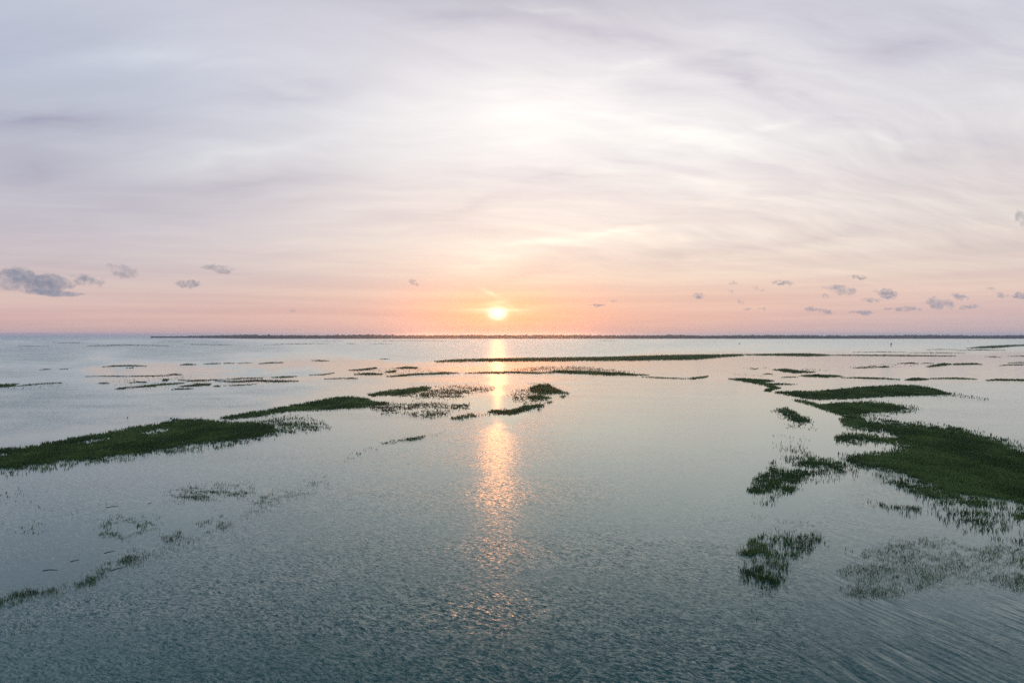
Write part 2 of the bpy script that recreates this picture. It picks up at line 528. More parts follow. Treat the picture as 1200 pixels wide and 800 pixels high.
def blades(name, bx, by, dist, hgt, dry_glow, parent=None, wid=1.0):
    """Tapered, bent blades rooted at the given points: one part of a grass thing, past counting."""
    global tri_total
    hgt = hgt * 0.42
    n = len(bx)
    if n == 0:
        return None
    a = rng.random(n) * 2 * np.pi
    h = hgt * (0.55 + 0.75 * rng.random(n))
    w = np.maximum(0.020, dist / FOC * 0.60) * wid * (0.6 + 0.8 * rng.random(n))
    w = np.minimum(w, 0.9)
    ln = rng.normal(0, 0.34, (n, 2)) * h[:, None]
    ln[:, 0] += 0.10 * h
    # face mostly across the view, varied by up to about 60 degrees
    ang = rng.uniform(-1.1, 1.1, n)
    tx, ty = np.cos(ang) * w / 2, np.sin(ang) * w / 2
    zb = -0.05
    base = np.stack([bx - parent.location.x, by - parent.location.y, np.full(n, zb)], -1)
    t = np.stack([tx, ty, np.zeros(n)], -1)
    midp = base + np.stack([ln[:, 0] * 0.35, ln[:, 1] * 0.35, h * 0.55], -1)
    tip = base + np.stack([ln[:, 0], ln[:, 1], h], -1)
    V = np.empty((n, 5, 3))
    V[:, 0] = base - t
    V[:, 1] = base + t
    V[:, 2] = midp + t * 0.75
    V[:, 3] = midp - t * 0.75
    V[:, 4] = tip
    i0 = np.arange(n) * 5
    L = np.stack([i0, i0 + 1, i0 + 2, i0 + 3, i0 + 3, i0 + 2, i0 + 4], -1).ravel()
    S = np.stack([np.arange(n) * 7, np.arange(n) * 7 + 4], -1).ravel()
    T = np.tile([4, 3], n)
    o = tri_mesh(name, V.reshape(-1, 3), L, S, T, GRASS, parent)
    o['kind'] = 'stuff'
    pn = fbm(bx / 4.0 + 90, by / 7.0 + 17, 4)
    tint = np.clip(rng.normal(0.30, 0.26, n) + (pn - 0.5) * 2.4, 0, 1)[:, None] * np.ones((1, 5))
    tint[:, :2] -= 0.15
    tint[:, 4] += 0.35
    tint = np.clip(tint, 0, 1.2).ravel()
    dr = np.repeat(np.clip(dry_glow + rng.normal(0, 0.12, n), 0, 1), 5)
    for nm, arr in (('tint', tint), ('dry_glow', dr)):
        at = o.data.attributes.new(nm, 'FLOAT', 'POINT')
        at.data.foreach_set('value', arr.astype(np.float32))
    tri_total += 3 * n
    return o


def line_poly(pts, th):
    """Outline of a thin wandering streak: pts along its middle, th its half thickness in photo rows."""
    up, dn = [], []
    n = len(pts)
    for i, (x, y) in enumerate(pts):
        k = th * (0.25 if i in (0, n - 1) else 1.0)
        up.append((x, y - k))
        dn.append((x, y + k))
    return up + dn[::-1]


def sample(poly, dens, soft, h, clump, holes=()):
    P = np.asarray(poly, float)
    x0, y0 = P.min(0) - soft
    x1, y1 = P.max(0) + soft
    y0 = max(y0, HOR + 3.5)
    # enough blades to cover, given how large one shows at that distance
    def rate(v):
        dd = CAM_H * FOC / np.maximum(v - HOR, 2.0)
        return 1.0 / (0.36 * np.maximum(0.022, dd / FOC * 0.60) * h * 0.40) * (dd / FOC) ** 2
    top = float(rate(np.array([y0, (y0 + y1) / 2, y1])).max())
    tau = 4.5 * dens ** 1.7
    n = int((x1 - x0) * (y1 - y0) * top * tau)
    if n < 1:
        return [np.zeros(0)] * 3
    px = rng.uniform(x0, x1, n)
    py = rng.uniform(y0, y1, n)
    ok = rng.random(n) < rate(py) / top
    px, py = px[ok], py[ok]
    n = len(px)
    sd = poly_sd(px, py, P)
    for hp in holes:
        sd = np.minimum(sd, -poly_sd(px, py, hp))
    sc = np.clip((py - HOR) / 150.0, 0.08, 1.4)      # clump size follows perspective
    n1 = fbm(px / (26 * sc), py / (9 * sc), 3)
    n2 = fbm(px / (6 * sc) + 50, py / (2.8 * sc) + 9, 2)
    cl = (0.5 * n1 + 0.5 * n2 - 0.5) * 2
    edge = smoothstep(sd + cl * soft * 1.5, -soft * 1.1, soft * 1.5) ** 1.5
    body = np.clip(1.0 - clump * 0.75 + clump * 2.4 * cl, 0.02, 1.0)
    keep = rng.random(n) < edge * body
    px, py = px[keep], py[keep]
    hp_ = h / (CAM_H / ((py - HOR) / FOC)) * FOC
    py = py + 0.20 * hp_                             # outlines were read at blade height; roots sit lower
    X, Y = ground(px, py)
    return X, Y, np.hypot(X, Y)


def island(name, label, cat, main, fringe=(), group=None, dry_glow=0.05, h=0.75, soft=2.0, dens=1.0, clump=0.25, holes=(), fdry_glow=None, kind=None):
    """main and fringe: lists of outlines (each fringe one with its own density)."""
    parts = [sample(p, dens, soft, h, clump, holes) for p in main]
    X, Y, Dd = (np.concatenate([q[i] for q in parts]) for i in range(3))
    if not len(X):
        return
    o = root_at(name, X, Y)
    blades('grass_blades', X, Y, Dd, h, dry_glow, o)
    tag(o, label, cat, group, kind)
    if fringe:
        parts = [sample(p, dn, sf * 1.3, h, 0.8, holes) for p, dn, sf in fringe]
        X, Y, Dd = (np.concatenate([q[i] for q in parts]) for i in range(3))
        if len(X):
            blades('sparse_fringe', X, Y, Dd, h * 0.92, dry_glow if fdry_glow is None else fdry_glow, o)  # sun-side fringes take the golden glow as a brown tone
    return o


def root_at(name, X, Y):
    o = bpy.data.objects.new(name, None)
    scene.collection.objects.link(o)
    o.location = (float(X.mean()), float(Y.mean()), 0.0)
    return o


C = 'grass island'
GI = 'flooded islands of marsh grass'
GS = 'distant thin streaks of marsh grass'
GT = 'sparse drowned grass tufts near the camera'

# ---- left side
island('grass_island', 'long dark green grass bank running in from the left edge', C,
       [[(-120, 545), (-60, 532), (0, 525), (30, 523), (60, 518), (70, 515), (110, 509), (150, 501), (180, 496), (205, 491), (230, 490), (255, 493),
         (275, 494), (300, 494), (315, 497), (322, 504), (300, 511), (260, 516), (220, 520), (180, 526), (130, 533), (80, 538), (40, 543), (0, 548), (-60, 557), (-120, 568)]],
       [([(290, 494), (330, 488), (355, 489), (378, 494), (385, 499), (340, 507), (300, 514), (260, 520), (290, 508)], 0.55, 3),
        ([(-120, 560), (0, 545), (80, 536), (180, 524), (300, 512), (260, 523), (180, 533), (80, 545), (0, 555), (-120, 575)], 0.40, 3),
        ([(300, 487), (322, 483), (322, 486), (304, 490)], 0.3, 2)],
       GI, holes=[[(80, 518.5), (106, 514), (130, 510.5), (128, 513.6), (104, 518.6)], [(160, 506.3), (178, 503), (199, 500.8), (194, 503.8), (172, 507.3)],
                  [(-10, 532), (8, 529.5), (12, 530.5), (-8, 535)]], h=0.8)
island('grass_island', 'dark slender grass spit behind the long left bank', C,
       [[(258, 488.5), (285, 484), (310, 480), (350, 472.5), (385, 466.5), (395, 464.5), (415, 464.5), (430, 466), (440, 469.5), (455, 471), (440, 474),
         (420, 477), (390, 479), (360, 479.5), (330, 482), (300, 486.5), (270, 489.5)]],
       [([(428, 474), (450, 471), (475, 473), (500, 471.5), (530, 473), (550, 473), (548, 477), (520, 478), (490, 476), (475, 482), (455, 484), (440, 480)], 0.68, 2),
        ([(476, 484), (500, 480.5), (530, 481), (520, 485), (500, 488), (485, 486)], 0.62, 2)],
       GI, h=0.75, fdry_glow=0.62, soft=1.5)  # brown fringe carries the sun's golden glow in its colour
island('grass_island', 'narrow green grass spit with a golden tail pointing at the sun glitter', C,
       [[(431, 461.5), (450, 457.5), (478, 454.5), (495, 452.5), (506, 453), (500, 456.5), (480, 460.5), (460, 462), (434, 463)]],
       [([(465, 462), (505, 456), (545, 453.5), (578, 454.5), (575, 457), (552, 459), (540, 464), (522, 466.5), (495, 465)], 0.68, 2),
        ([(500, 452), (540, 450), (570, 449.5), (560, 451), (520, 453.5)], 0.25, 1.2)],
       GI, h=0.7, fdry_glow=0.62, soft=1.2)  # golden tail: sun glow put into the brown tone
island('grass_island', 'small brown-green grass clump left of the sun glitter, close to open water', C,
       [[(527, 490), (540, 485), (555, 484), (557, 487), (540, 490.5)]], [([(555, 484), (575, 481), (575, 485), (557, 488)], 0.25, 1.5)], GI, dry_glow=0.45, dens=0.8, h=0.65, soft=1.5, clump=0.6)
island('grass_island', 'small dark clump right under the mirrored sun', C,
       [[(572, 482), (582, 479), (596, 479.5), (602, 482), (596, 484.5), (578, 484)]], (), GI, dry_glow=0.4, dens=0.85, h=0.7, soft=1.5)
island('grass_island', 'three-lobed green islet right of the mirrored sun, sharp right tip', C,
       [[(621, 453), (631, 450), (643, 450), (652, 455), (667, 460.5), (650, 460.5), (634, 461), (622, 458.5)],
        [(618, 465), (630, 462), (647, 465), (640, 467), (622, 467.5)],
        [(594, 481), (612, 475.5), (630, 473), (639, 474.5), (625, 478), (606, 484), (597, 484.5)],
        [(655, 463.2), (662, 463), (660, 464.5)], [(640, 470), (648, 469.7), (645, 471)], [(629, 478), (633, 478.5), (630, 479.5)]],
       [([(603, 457), (622, 453), (630, 462), (645, 466), (640, 472), (615, 475), (604, 470), (596, 462)], 0.40, 2.5),
        ([(614, 449.5), (640, 448), (650, 451), (625, 451)], 0.3, 1.2)], GI, dry_glow=0.06, fdry_glow=0.6, h=0.75, soft=1.2)  # brown fringe beside the glitter has golden glow painted in
island('grass_island', 'broken line of dark tufts alone in the rippled open water', C,
       [[(445, 518), (462, 516), (465, 518), (450, 520)], [(466, 516), (480, 512.5), (498, 509), (497, 511.5), (482, 515)]],
       [([(400, 536), (440, 521), (450, 519), (445, 523), (405, 539)], 0.15, 2), ([(495, 510), (520, 504), (520, 506), (498, 512)], 0.15, 1.5)], GI, dry_glow=0.25, dens=0.75, h=0.5, soft=1.5, clump=0.8)

# ---- long strips across the middle
island('grass_strip', 'longest thin green grass strip crossing the sun reflection below the far shore', C,
       [[(509, 423), (530, 421), (560, 420), (600, 419.2), (700, 418), (740, 417), (800, 415.5), (870, 414.8), (872, 416.3), (840, 418.5), (815, 420.8),
         (740, 422), (650, 422.6), (560, 423), (515, 423.8)]], (), 'thin grass strips across the bay', h=0.8, soft=0.8, clump=0.0)
island('grass_strip', 'short green strip continuing the longest strip to the right', C,
       [[(872, 415), (900, 414.3), (940, 413.8), (965, 414.8), (976, 416.2), (950, 417), (925, 416.6), (900, 416.2), (875, 415.8)]], (), 'thin grass strips across the bay', h=0.7, soft=0.6, clump=0.0)
island('grass_strip', 'hair-thin dark strip at the right end of the strip row', C,
       [line_poly([(970, 415.8), (1010, 416), (1060, 416.3), (1120, 416.8)], 0.5)], (), 'thin grass strips across the bay', h=0.6, soft=0.5, clump=0.0)
island('grass_strip', 'tapering green strip with brown upper edge, second from the shore at the sun path', C,
       [[(640, 435), (655, 433.4), (690, 434), (725, 436), (761, 438.8), (740, 439.4), (700, 438.6), (660, 437)], line_poly([(545, 436.8), (575, 436), (600, 435.8), (625, 436.3), (650, 436.8)], 0.8)],
       [([(600, 432), (640, 429), (680, 428.6), (720, 433), (745, 436), (700, 434), (650, 433), (610, 434.5)], 0.42, 0.9)],
       'thin grass strips across the bay', h=0.7, dry_glow=0.08, fdry_glow=0.75, soft=0.8, clump=0.1)
island('grass_strip', 'small dark curl of grass ending the second strip on its right', C,
       [[(803, 443), (815, 441.5), (830, 440), (829, 441.5), (812, 443.8)], line_poly([(752, 441.2), (775, 442), (803, 443.2)], 0.45)], (), 'thin grass strips across the bay', h=0.6, soft=0.6, clump=0.1)
island('broken_flat', 'ragged brown-green flat of broken tufts left of the longest strip', C,
       [[(408, 433.5), (424, 432), (440, 430), (442, 431), (430, 433), (424, 433.6)], [(450, 435), (465, 433.4), (463, 436), (455, 436)], [(462, 431), (475, 429.2), (490, 430), (488, 431.4), (470, 431.4)],
        [(415, 438), (430, 436.6), (449, 437.3), (446, 438.8), (425, 438.8)], [(453, 440.6), (480, 437.6), (500, 437), (520, 435.4), (540, 436.8), (515, 438.3), (490, 438.8), (465, 440.8)],
        line_poly([(406, 443), (412, 442.6), (419, 443)], 0.5)],
       [([(405, 433), (450, 431), (500, 431), (545, 436), (500, 440), (450, 440), (420, 438)], 0.14, 1.0)], 'broken grass flats in the bay', dry_glow=0.28, h=0.6, soft=0.7, clump=0.2)

# ---- broken flats, left middle distance
FL = 'broken grass flats in the bay'
island('broken_flat', 'large scatter of thin brown grass lines on the pink water at left', C,
       [line_poly([(152, 448), (162, 447.2), (172, 447.3)], 0.6), [(134, 455.5), (142, 453.5), (150, 453), (146, 455.5)], line_poly([(150, 453.6), (175, 451.6), (195, 449.6), (216, 448.4)], 0.9),
        [(189, 446), (191, 443.5), (198, 444), (196, 446.2)], line_poly([(198, 438), (206, 438.2), (212, 438.6)], 0.5), [(208, 452.8), (222, 450.5), (235, 448.6), (248, 449.4), (245, 450.9), (228, 452.4)],
        line_poly([(210, 444.6), (222, 445.6), (238, 445.2), (262, 444.3)], 0.6), line_poly([(200, 456), (214, 455), (226, 454.8)], 0.5), line_poly([(115, 448.6), (122, 448.4), (130, 448.5)], 0.4)],
       [([(120, 449), (160, 440), (200, 437), (230, 441), (250, 447), (220, 454), (160, 456)], 0.10, 1.2)], FL, dry_glow=0.35, h=0.6, soft=0.6, clump=0.2)
island('broken_flat', 'small dark oval tuft between the brown grass lines at left', C, [[(249, 452.4), (252, 451.2), (258, 451.4), (258, 452.6)]], (), FL, dry_glow=0.15, h=0.6, soft=0.5)
island('broken_flat', 'brown double line of grass trailing right towards the centre', C,
       [line_poly([(252, 446.2), (275, 446.8), (300, 445.6), (330, 446.2), (350, 446)], 0.8), line_poly([(262, 444.2), (285, 442.8), (308, 442.6)], 0.5), line_poly([(262, 451.4), (280, 450.8), (300, 449.6)], 0.4)],
       [([(250, 445), (300, 440), (345, 444), (330, 449), (270, 449)], 0.14, 0.9)], FL, dry_glow=0.62, h=0.55, soft=0.6, clump=0.2)
island('broken_flat', 'dark thin tuft line above the brown double line', C, [line_poly([(318, 441.8), (332, 441.2), (348, 440.6)], 0.7)], (), FL, dry_glow=0.2, h=0.6, soft=0.5)
island('broken_flat', 'pale brown wisp of grass between two tuft lines left of centre', C, [line_poly([(362, 439.2), (380, 438.4), (392, 436.4)], 0.5), line_poly([(380, 443.6), (395, 443), (410, 442.6)], 0.35)], (), FL, dry_glow=0.5, h=0.5, soft=0.5)
island('broken_flat', 'row of three short brown grass dashes above the left scatter', C,
       [line_poly([(211, 427.2), (220, 426.6), (230, 426.8)], 0.8), line_poly([(238, 426.2), (250, 425.7), (259, 425.6)], 0.6), line_poly([(262, 425.6), (268, 425.2), (275, 425.4)], 0.5), line_poly([(278, 425.4), (290, 424.8), (296, 424.8)], 0.3)], (), FL, dry_glow=0.5, h=0.6, soft=0.5)
island('broken_flat', 'thin brown dash pair far left above the scatter', C,
       [line_poly([(120, 429.6), (135, 428.4), (152, 428.2), (172, 428.6)], 0.7), line_poly([(148, 431), (158, 430.6)], 0.5), line_poly([(45, 433.2), (52, 432.4), (60, 432.4)], 0.4), line_poly([(70, 432.2), (80, 431.8)], 0.4)], (), FL, dry_glow=0.42, h=0.55, soft=0.5)
island('broken_flat', 'short dark dash of grass, left one of a pair near the centre left', C, [line_poly([(303, 425.8), (316, 424.8), (332, 424.4)], 0.6)], (), FL, dry_glow=0.2, h=0.6, soft=0.5)
island('broken_flat', 'short black-green dash of grass, right one of a pair near the centre left', C, [line_poly([(365, 422), (374, 422.2), (386, 422.6)], 0.6)], (), FL, dry_glow=0.1, h=0.6, soft=0.5)
island('broken_flat', 'faint lone dash of grass left of the longest strip tip', C, [line_poly([(445, 420.6), (451, 420.4), (457, 420.8)], 0.35)], (), FL, dry_glow=0.3, h=0.5, soft=0.4)
island('broken_flat', 'dark low line of grass entering at the left edge in blue water', C,
       [[(-60, 449.5), (0, 449.6), (22, 449), (14, 452.6), (0, 453.4), (-60, 454)], line_poly([(14, 452), (40, 450), (56, 449), (72, 448.2)], 0.7)], [([(0, 456), (20, 453), (60, 450), (90, 448), (60, 454), (20, 456)], 0.12, 0.9)], FL, dry_glow=0.15, h=0.6, soft=0.7, clump=0.35, dens=0.85)
island('broken_flat', 'long hair-thin brown line below the dash pair at far left', C, [line_poly([(100, 440.8), (125, 440.2), (150, 440.6), (185, 440), (202, 439.4)], 0.35)], (), FL, dry_glow=0.55, h=0.45, soft=0.4)

# ---- farthest streaks
for lab, pts, th, dr in (
        ('dark streak with a thick right end under the left open horizon', [(62, 401.4), (82, 401.6), (99, 401.6)], 0.5, 0.1),
        ('faint grey-green streak nearest the left edge', [(20, 406), (40, 405.4), (58, 406)], 0.35, 0.2),
        ('long olive streak left of the far shore tip', [(102, 405.2), (125, 404.6), (150, 404.2), (200, 405)], 0.6, 0.2),
        ('faint streak just below the left tip of the far shore', [(186, 400.2), (202, 399.8), (216, 400)], 0.4, 0.15),
        ('dotted grey-green streak in the blue band left of centre', [(215, 403), (232, 403.4), (260, 403.8), (276, 404)], 0.4, 0.15),
        ('slim dark streak halfway between the left shore tip and the sun', [(310, 404), (335, 403), (352, 402.6), (384, 402.8)], 0.45, 0.15),
        ('brown streak touching the shore haze left of the sun', [(366, 400), (388, 399.4), (402, 399.6)], 0.35, 0.5),
        ('longest brown streak under the shore left of the sun', [(422, 399.8), (455, 399.2), (500, 399.2), (548, 399.8)], 0.45, 0.55),
        ('short dark dash under the longest brown streak', [(406, 402.6), (412, 402.4), (418, 402.8)], 0.4, 0.2),
        ('thin dash right of the short dark dash', [(434, 403), (446, 402.6), (459, 403)], 0.4, 0.2),
        ('pale brown flecks on the bright water right of the sun', [(700, 399.4), (712, 398.8), (724, 399.4)], 0.3, 0.7),
        ('thin dark double streak right of the posts', [(1000, 412.6), (1030, 412.2), (1062, 412.4)], 0.4, 0.1),
        ('streak stretching right from the double streak', [(1064, 413.2), (1100, 413), (1132, 413.4)], 0.35, 0.1),
        ('slender streak with pale mud above the black-green streak at right', [(1084, 409.8), (1102, 409.2), (1122, 409.4)], 0.4, 0.1),
        ('black-green streak beside the dark stake at the right', [(1120, 410.4), (1150, 409.8), (1178, 410.2)], 0.7, 0.05),
        ('brown dash alone in pale water at the far right', [(1154, 417.6), (1164, 417.6), (1173, 418.2)], 0.4, 0.4),
        ('green dash cut by the right edge, upper one', [(1180, 417.2), (1200, 416.8), (1230, 416.8)], 0.4, 0.1),
        ('green dash cut by the right edge, lower one', [(1180, 424.8), (1200, 424.4), (1240, 424.6)], 0.5, 0.1),
        ('brown forked streak near the right edge', [(1168, 428.6), (1180, 427.2), (1200, 426.8), (1230, 427)], 0.6, 0.4)):
    island('grass_streak', lab, C, [line_poly(pts, th)], (), GS, dry_glow=dr + 0.1, h=0.5, soft=0.5, clump=0.35, dens=0.62)
island('grass_streak', 'broad low green flat at the right edge nearest the far shore', C,
       [[(1132, 408), (1150, 405.6), (1180, 404), (1200, 403.4), (1260, 402.8), (1260, 404.2), (1190, 405.6), (1168, 407.6)]],
       (), GS, dry_glow=0.12, h=0.7, soft=0.6, clump=0.1, dens=0.9)

# ---- right middle distance
RG = 'grass slivers in the right bay'
island('grass_sliver', 'bright green crooked sliver, highest of the right bay slivers', C,
       [[(1085, 429), (1095, 427), (1106, 425), (1117, 426.4), (1100, 428.6), (1089, 429.6)], [(1117, 425.8), (1140, 425), (1151, 426.6), (1130, 427), (1118, 427)]], (), RG, dry_glow=0.08, h=0.65, soft=0.6)
island('grass_sliver', 'brown thin grass lines left of the crooked green sliver', C,
       [line_poly([(1000, 431), (1015, 430.2), (1040, 429.4)], 0.5), line_poly([(1052, 425.6), (1066, 425), (1076, 425.6)], 0.5), line_poly([(1080, 425.2), (1094, 425.4)], 0.4), line_poly([(1018, 428.8), (1026, 428.2)], 0.3)],
       [([(985, 431), (1020, 426), (1075, 424), (1090, 428), (1030, 431)], 0.12, 0.8)], RG, dry_glow=0.45, h=0.5, soft=0.5)
island('grass_sliver', 'small dark green knob among the brown lines in the right bay', C, [[(1030, 429.6), (1036, 428.2), (1042, 429.6), (1036, 430.2)]], (), RG, h=0.6, soft=0.5)
island('grass_sliver', 'wedge of dark grass pointing left above the large right island', C,
       [[(905, 432.6), (920, 431.6), (938, 434), (956, 435.2), (950, 436), (930, 436.6), (918, 435)]], [([(895, 432), (940, 431), (975, 433), (950, 434.5), (915, 433)], 0.2, 0.7)], RG, h=0.65, soft=0.6)
island('grass_sliver', 'flat green lens under the dark wedge', C, [[(936, 439.6), (955, 438.2), (980, 439), (988, 440.8), (970, 441.6), (945, 440.8)]], (), RG, h=0.65, soft=0.6)
island('grass_sliver', 'long thin green line trailing right from the flat lens', C, [line_poly([(986, 442), (1010, 442.2), (1035, 443), (1055, 444)], 0.7)], (), RG, h=0.6, soft=0.5)
island('grass_sliver', 'dark sliver with a pointed top in the middle of the right bay', C, [[(1060, 444.4), (1068, 442.6), (1077, 442.2), (1090, 444), (1075, 445), (1063, 445)]], (), RG, h=0.65, soft=0.6)
island('grass_sliver', 'straight thin line right of the pointed sliver', C, [line_poly([(1090, 443.2), (1110, 442.6), (1130, 443), (1145, 443.8)], 0.6)], (), RG, h=0.55, soft=0.5)
island('grass_sliver', 'brown and green sliver by the right edge, lowest of the thin ones', C, [line_poly([(1155, 445.4), (1168, 444.4), (1185, 444.6), (1202, 445), (1220, 445)], 0.8)], (), RG, dry_glow=0.3, h=0.6, soft=0.6)
island('grass_sliver', 'tiny dark hook of grass on the pink water left of the wedge', C, [line_poly([(880, 431), (884, 432.2), (889, 431)], 0.5), line_poly([(893, 438.4), (899, 437.4), (907, 438.2)], 0.5)],
       [([(850, 436), (880, 438), (905, 440), (870, 441), (855, 438)], 0.10, 0.8), ([(868, 430), (905, 430), (880, 433)], 0.15, 0.7)], RG, dry_glow=0.3, h=0.5, soft=0.5)
island('grass_sliver', 'hair line of grass joining the lens to the zigzag point', C, [line_poly([(915, 441.8), (925, 441.2), (938, 441.4)], 0.4)], (), RG, h=0.5, soft=0.4)

# ---- right islands
island('grass_island', 'zigzag dark green point reaching left into the channel', C,
       [[(854, 443.2), (870, 442.6), (890, 443.6), (908, 445.6), (895, 447.4), (886, 449.2), (876, 447)], [(888, 447.6), (912, 448.6), (933, 449.4), (905, 450.4), (890, 450)],
        [(893, 450), (906, 451), (915, 454), (905, 456), (903, 458), (895, 457.4), (898, 455), (904, 454)]], (), GI, h=0.7, soft=0.8, clump=0.1)
island('grass_island', 'broad smooth-topped dark island, farthest of the large right ones', C,
       [[(908, 459), (930, 457.6), (955, 458), (985, 455), (1020, 452), (1050, 450.4), (1075, 451.4), (1095, 455), (1116, 461), (1100, 461.8), (1080, 462.6), (1040, 463.6), (1000, 466), (960, 467), (945, 465.6), (925, 462)]],
       [([(1085, 453), (1110, 458), (1158, 467), (1130, 465), (1090, 463)], 0.35, 1.5)], GI, h=0.8, soft=1.0, clump=0.05)
island('grass_island', 'dark island with ragged right tail just below the broad one', C,
       [[(929, 467.2), (945, 469), (960, 473), (985, 471), (1020, 470.4), (1045, 473), (1062, 477), (1050, 480), (1030, 482), (1000, 485), (985, 485), (965, 479), (955, 474.6), (937, 470)]],
       [([(1020, 469), (1060, 473), (1082, 478), (1070, 481), (1040, 485), (1010, 487), (1040, 480)], 0.5, 1.8)], GI, h=0.8, soft=1.2, clump=0.1)
island('grass_island', 'largest dark green grass mass filling the right side', C,
       [[(985, 490.5), (996, 485), (1008, 486), (1015, 492.5), (1045, 494), (1080, 497), (1115, 500.5), (1140, 507), (1165, 515), (1200, 528), (1250, 545), (1320, 560), (1330, 600), (1250, 598),
         (1200, 586), (1150, 576), (1110, 571), (1085, 564), (1064, 555), (1045, 547), (1018, 541.5), (990, 538), (1005, 533), (1035, 529), (1068, 525.5), (1056, 519), (1050, 510), (1035, 503.5), (1005, 501), (989, 497)],
        [(978, 513.5), (988, 508), (1005, 506.5), (1020, 509), (1045, 512), (1062, 514), (1058, 519.5), (1020, 515.5), (1000, 516), (982, 516)]],
       [([(985, 536), (1040, 545), (1085, 563), (1110, 570), (1200, 585), (1320, 600), (1320, 660), (1200, 640), (1150, 626), (1100, 606), (1075, 580), (1035, 556), (1000, 548), (980, 542)], 0.36, 5),
        ([(985, 532), (1040, 540), (1085, 557), (1110, 565), (1200, 580), (1320, 592), (1320, 622), (1200, 606), (1150, 598), (1100, 584), (1060, 566), (1035, 556), (1000, 548)], 0.62, 5),
        ([(1110, 498), (1150, 507), (1200, 526), (1260, 545), (1260, 535), (1190, 516), (1150, 503)], 0.3, 2), ([(1000, 492), (1015, 487), (1055, 489), (1040, 494), (1010, 497)], 0.4, 2),
        ([(1015, 585), (1060, 588), (1080, 592), (1080, 600), (1060, 600)], 0.45, 3)],
       GI, h=0.85, soft=4.0, clump=0.32)
island('grass_island', 'small slanting islet alone in the cream channel', C,
       [[(912, 478), (922, 477), (931, 481), (941, 487), (950, 492.5), (942, 497), (929, 494), (920, 487), (914, 482)]],
       [([(903, 479), (915, 476), (935, 482), (953, 488), (955, 500), (930, 504), (915, 493)], 0.22, 2.5)], GI, h=0.75, soft=1.8, clump=0.5, dens=0.75)
island('grass_island', 'boot-shaped ragged green islet at the mouth of the right channel', C,
       [[(876, 574), (884, 558), (898, 548), (905, 540), (914, 544), (930, 549), (944, 551), (958, 552), (942, 557), (934, 564), (916, 566), (900, 576), (886, 580)],
        [(936, 540), (950, 534), (970, 539), (988, 545), (984, 550), (960, 545)], [(918, 569), (928, 567), (932, 572), (922, 575)]],
       [([(912, 528), (930, 526), (960, 532), (1000, 548), (1004, 556), (960, 558), (935, 570), (905, 586), (885, 584), (920, 560), (925, 540)], 0.42, 4),
        ([(905, 508), (940, 512), (948, 530), (915, 540)], 0.12, 4)], GI, h=0.8, soft=3.0, clump=0.65, dens=0.7)
island('grass_island', 'round dark tuft island with a feathery right side, nearest the camera on the right', C,
       [[(870, 648), (874, 636), (883, 628), (893, 628), (899, 640), (894, 652), (884, 656), (876, 654)], [(862, 660), (872, 655), (893, 660), (905, 668), (918, 664), (924, 670), (912, 680), (898, 686), (884, 674), (868, 668)]],
       [([(888, 628), (905, 624), (930, 620), (958, 624), (962, 634), (940, 648), (920, 660), (900, 664), (896, 650)], 0.42, 4), ([(858, 664), (868, 640), (880, 660), (920, 684), (900, 694), (870, 676)], 0.25, 4),
        ([(958, 634), (1000, 640), (1004, 648), (960, 642)], 0.10, 4)], GI, h=0.7, soft=5, clump=0.7, dens=0.72)

# ---- sparse drowned grass
D_ = 'drowned grass'


def drowned(label, polys, dens, soft=4, h=0.42, dry_glow=0.12, clump=0.8, wid=0.7):
    parts = [sample(p, d, soft * 1.6, h, clump) for p, d in zip(polys, dens)]
    X, Y, Dd = (np.concatenate([q[i] for q in parts]) for i in range(3))
    if len(X):
        o = root_at('drowned_grass', X, Y)
        blades('grass_blades', X, Y, Dd, h, dry_glow, o, wid)
        tag(o, label, D_, GT)


drowned('wide thin veil of drowned grass below the largest right mass', [[(985, 668), (1010, 645), (1045, 634), (1110, 630), (1200, 642), (1320, 655), (1320, 705), (1200, 690), (1150, 682), (1100, 684), (1060, 696), (1010, 704), (985, 690)],
                                                                        [(1180, 640), (1210, 636), (1230, 660), (1190, 680)], [(1000, 690), (1030, 690), (1050, 700), (1010, 706)]], [0.42, 0.36, 0.3], clump=0.6, wid=0.5, h=0.36)
drowned('faintest patch of drowned stems low on the right', [[(880, 690), (905, 690), (930, 710), (930, 750), (905, 760), (885, 735)]], [0.10], h=0.35)
drowned('faint scatter of stems above the round tuft island', [[(880, 604), (930, 600), (950, 612), (910, 618)]], [0.09], h=0.4)
drowned('densest drowned tuft row at the left, topmost of the near ones', [[(190, 580), (203, 571), (240, 565), (275, 569), (300, 572), (285, 580), (240, 585), (205, 586)], [(205, 578), (260, 573), (290, 574), (260, 583), (215, 585)]], [0.30, 0.40])
drowned('grass tuft cluster left of the centre of the near left water', [[(110, 622), (130, 610), (160, 605), (192, 603), (182, 616), (150, 625), (122, 630)]], [0.40])
drowned('pale tuft cluster right of the left tuft cluster', [[(226, 616), (246, 602), (276, 600), (266, 612), (240, 620)]], [0.36])
drowned('grass line along the ripples entering at the left edge', [[(-80, 716), (0, 698), (30, 690), (76, 683), (76, 690), (30, 700), (0, 708), (-80, 728)]], [0.66], soft=3, clump=0.4, wid=0.6)
drowned('dark slanting tuft line right of the left edge line', [[(83, 688), (100, 674), (115, 665), (130, 660), (131, 668), (108, 682)]], [0.58], soft=3, clump=0.45, wid=0.6)
drowned('short tuft above the dark slanting tuft line', [[(138, 656), (150, 645), (162, 643), (160, 652), (146, 659)]], [0.42], soft=3)
drowned('small tuft pair beside the ripple edge, third of the slanting row', [[(178, 638), (192, 628), (212, 620), (210, 630), (194, 637)]], [0.38], soft=3)
drowned('tiny tuft highest on the slanting row near the ripple edge', [[(296, 588), (306, 580), (320, 574), (318, 582), (306, 588)]], [0.32], soft=2.5)
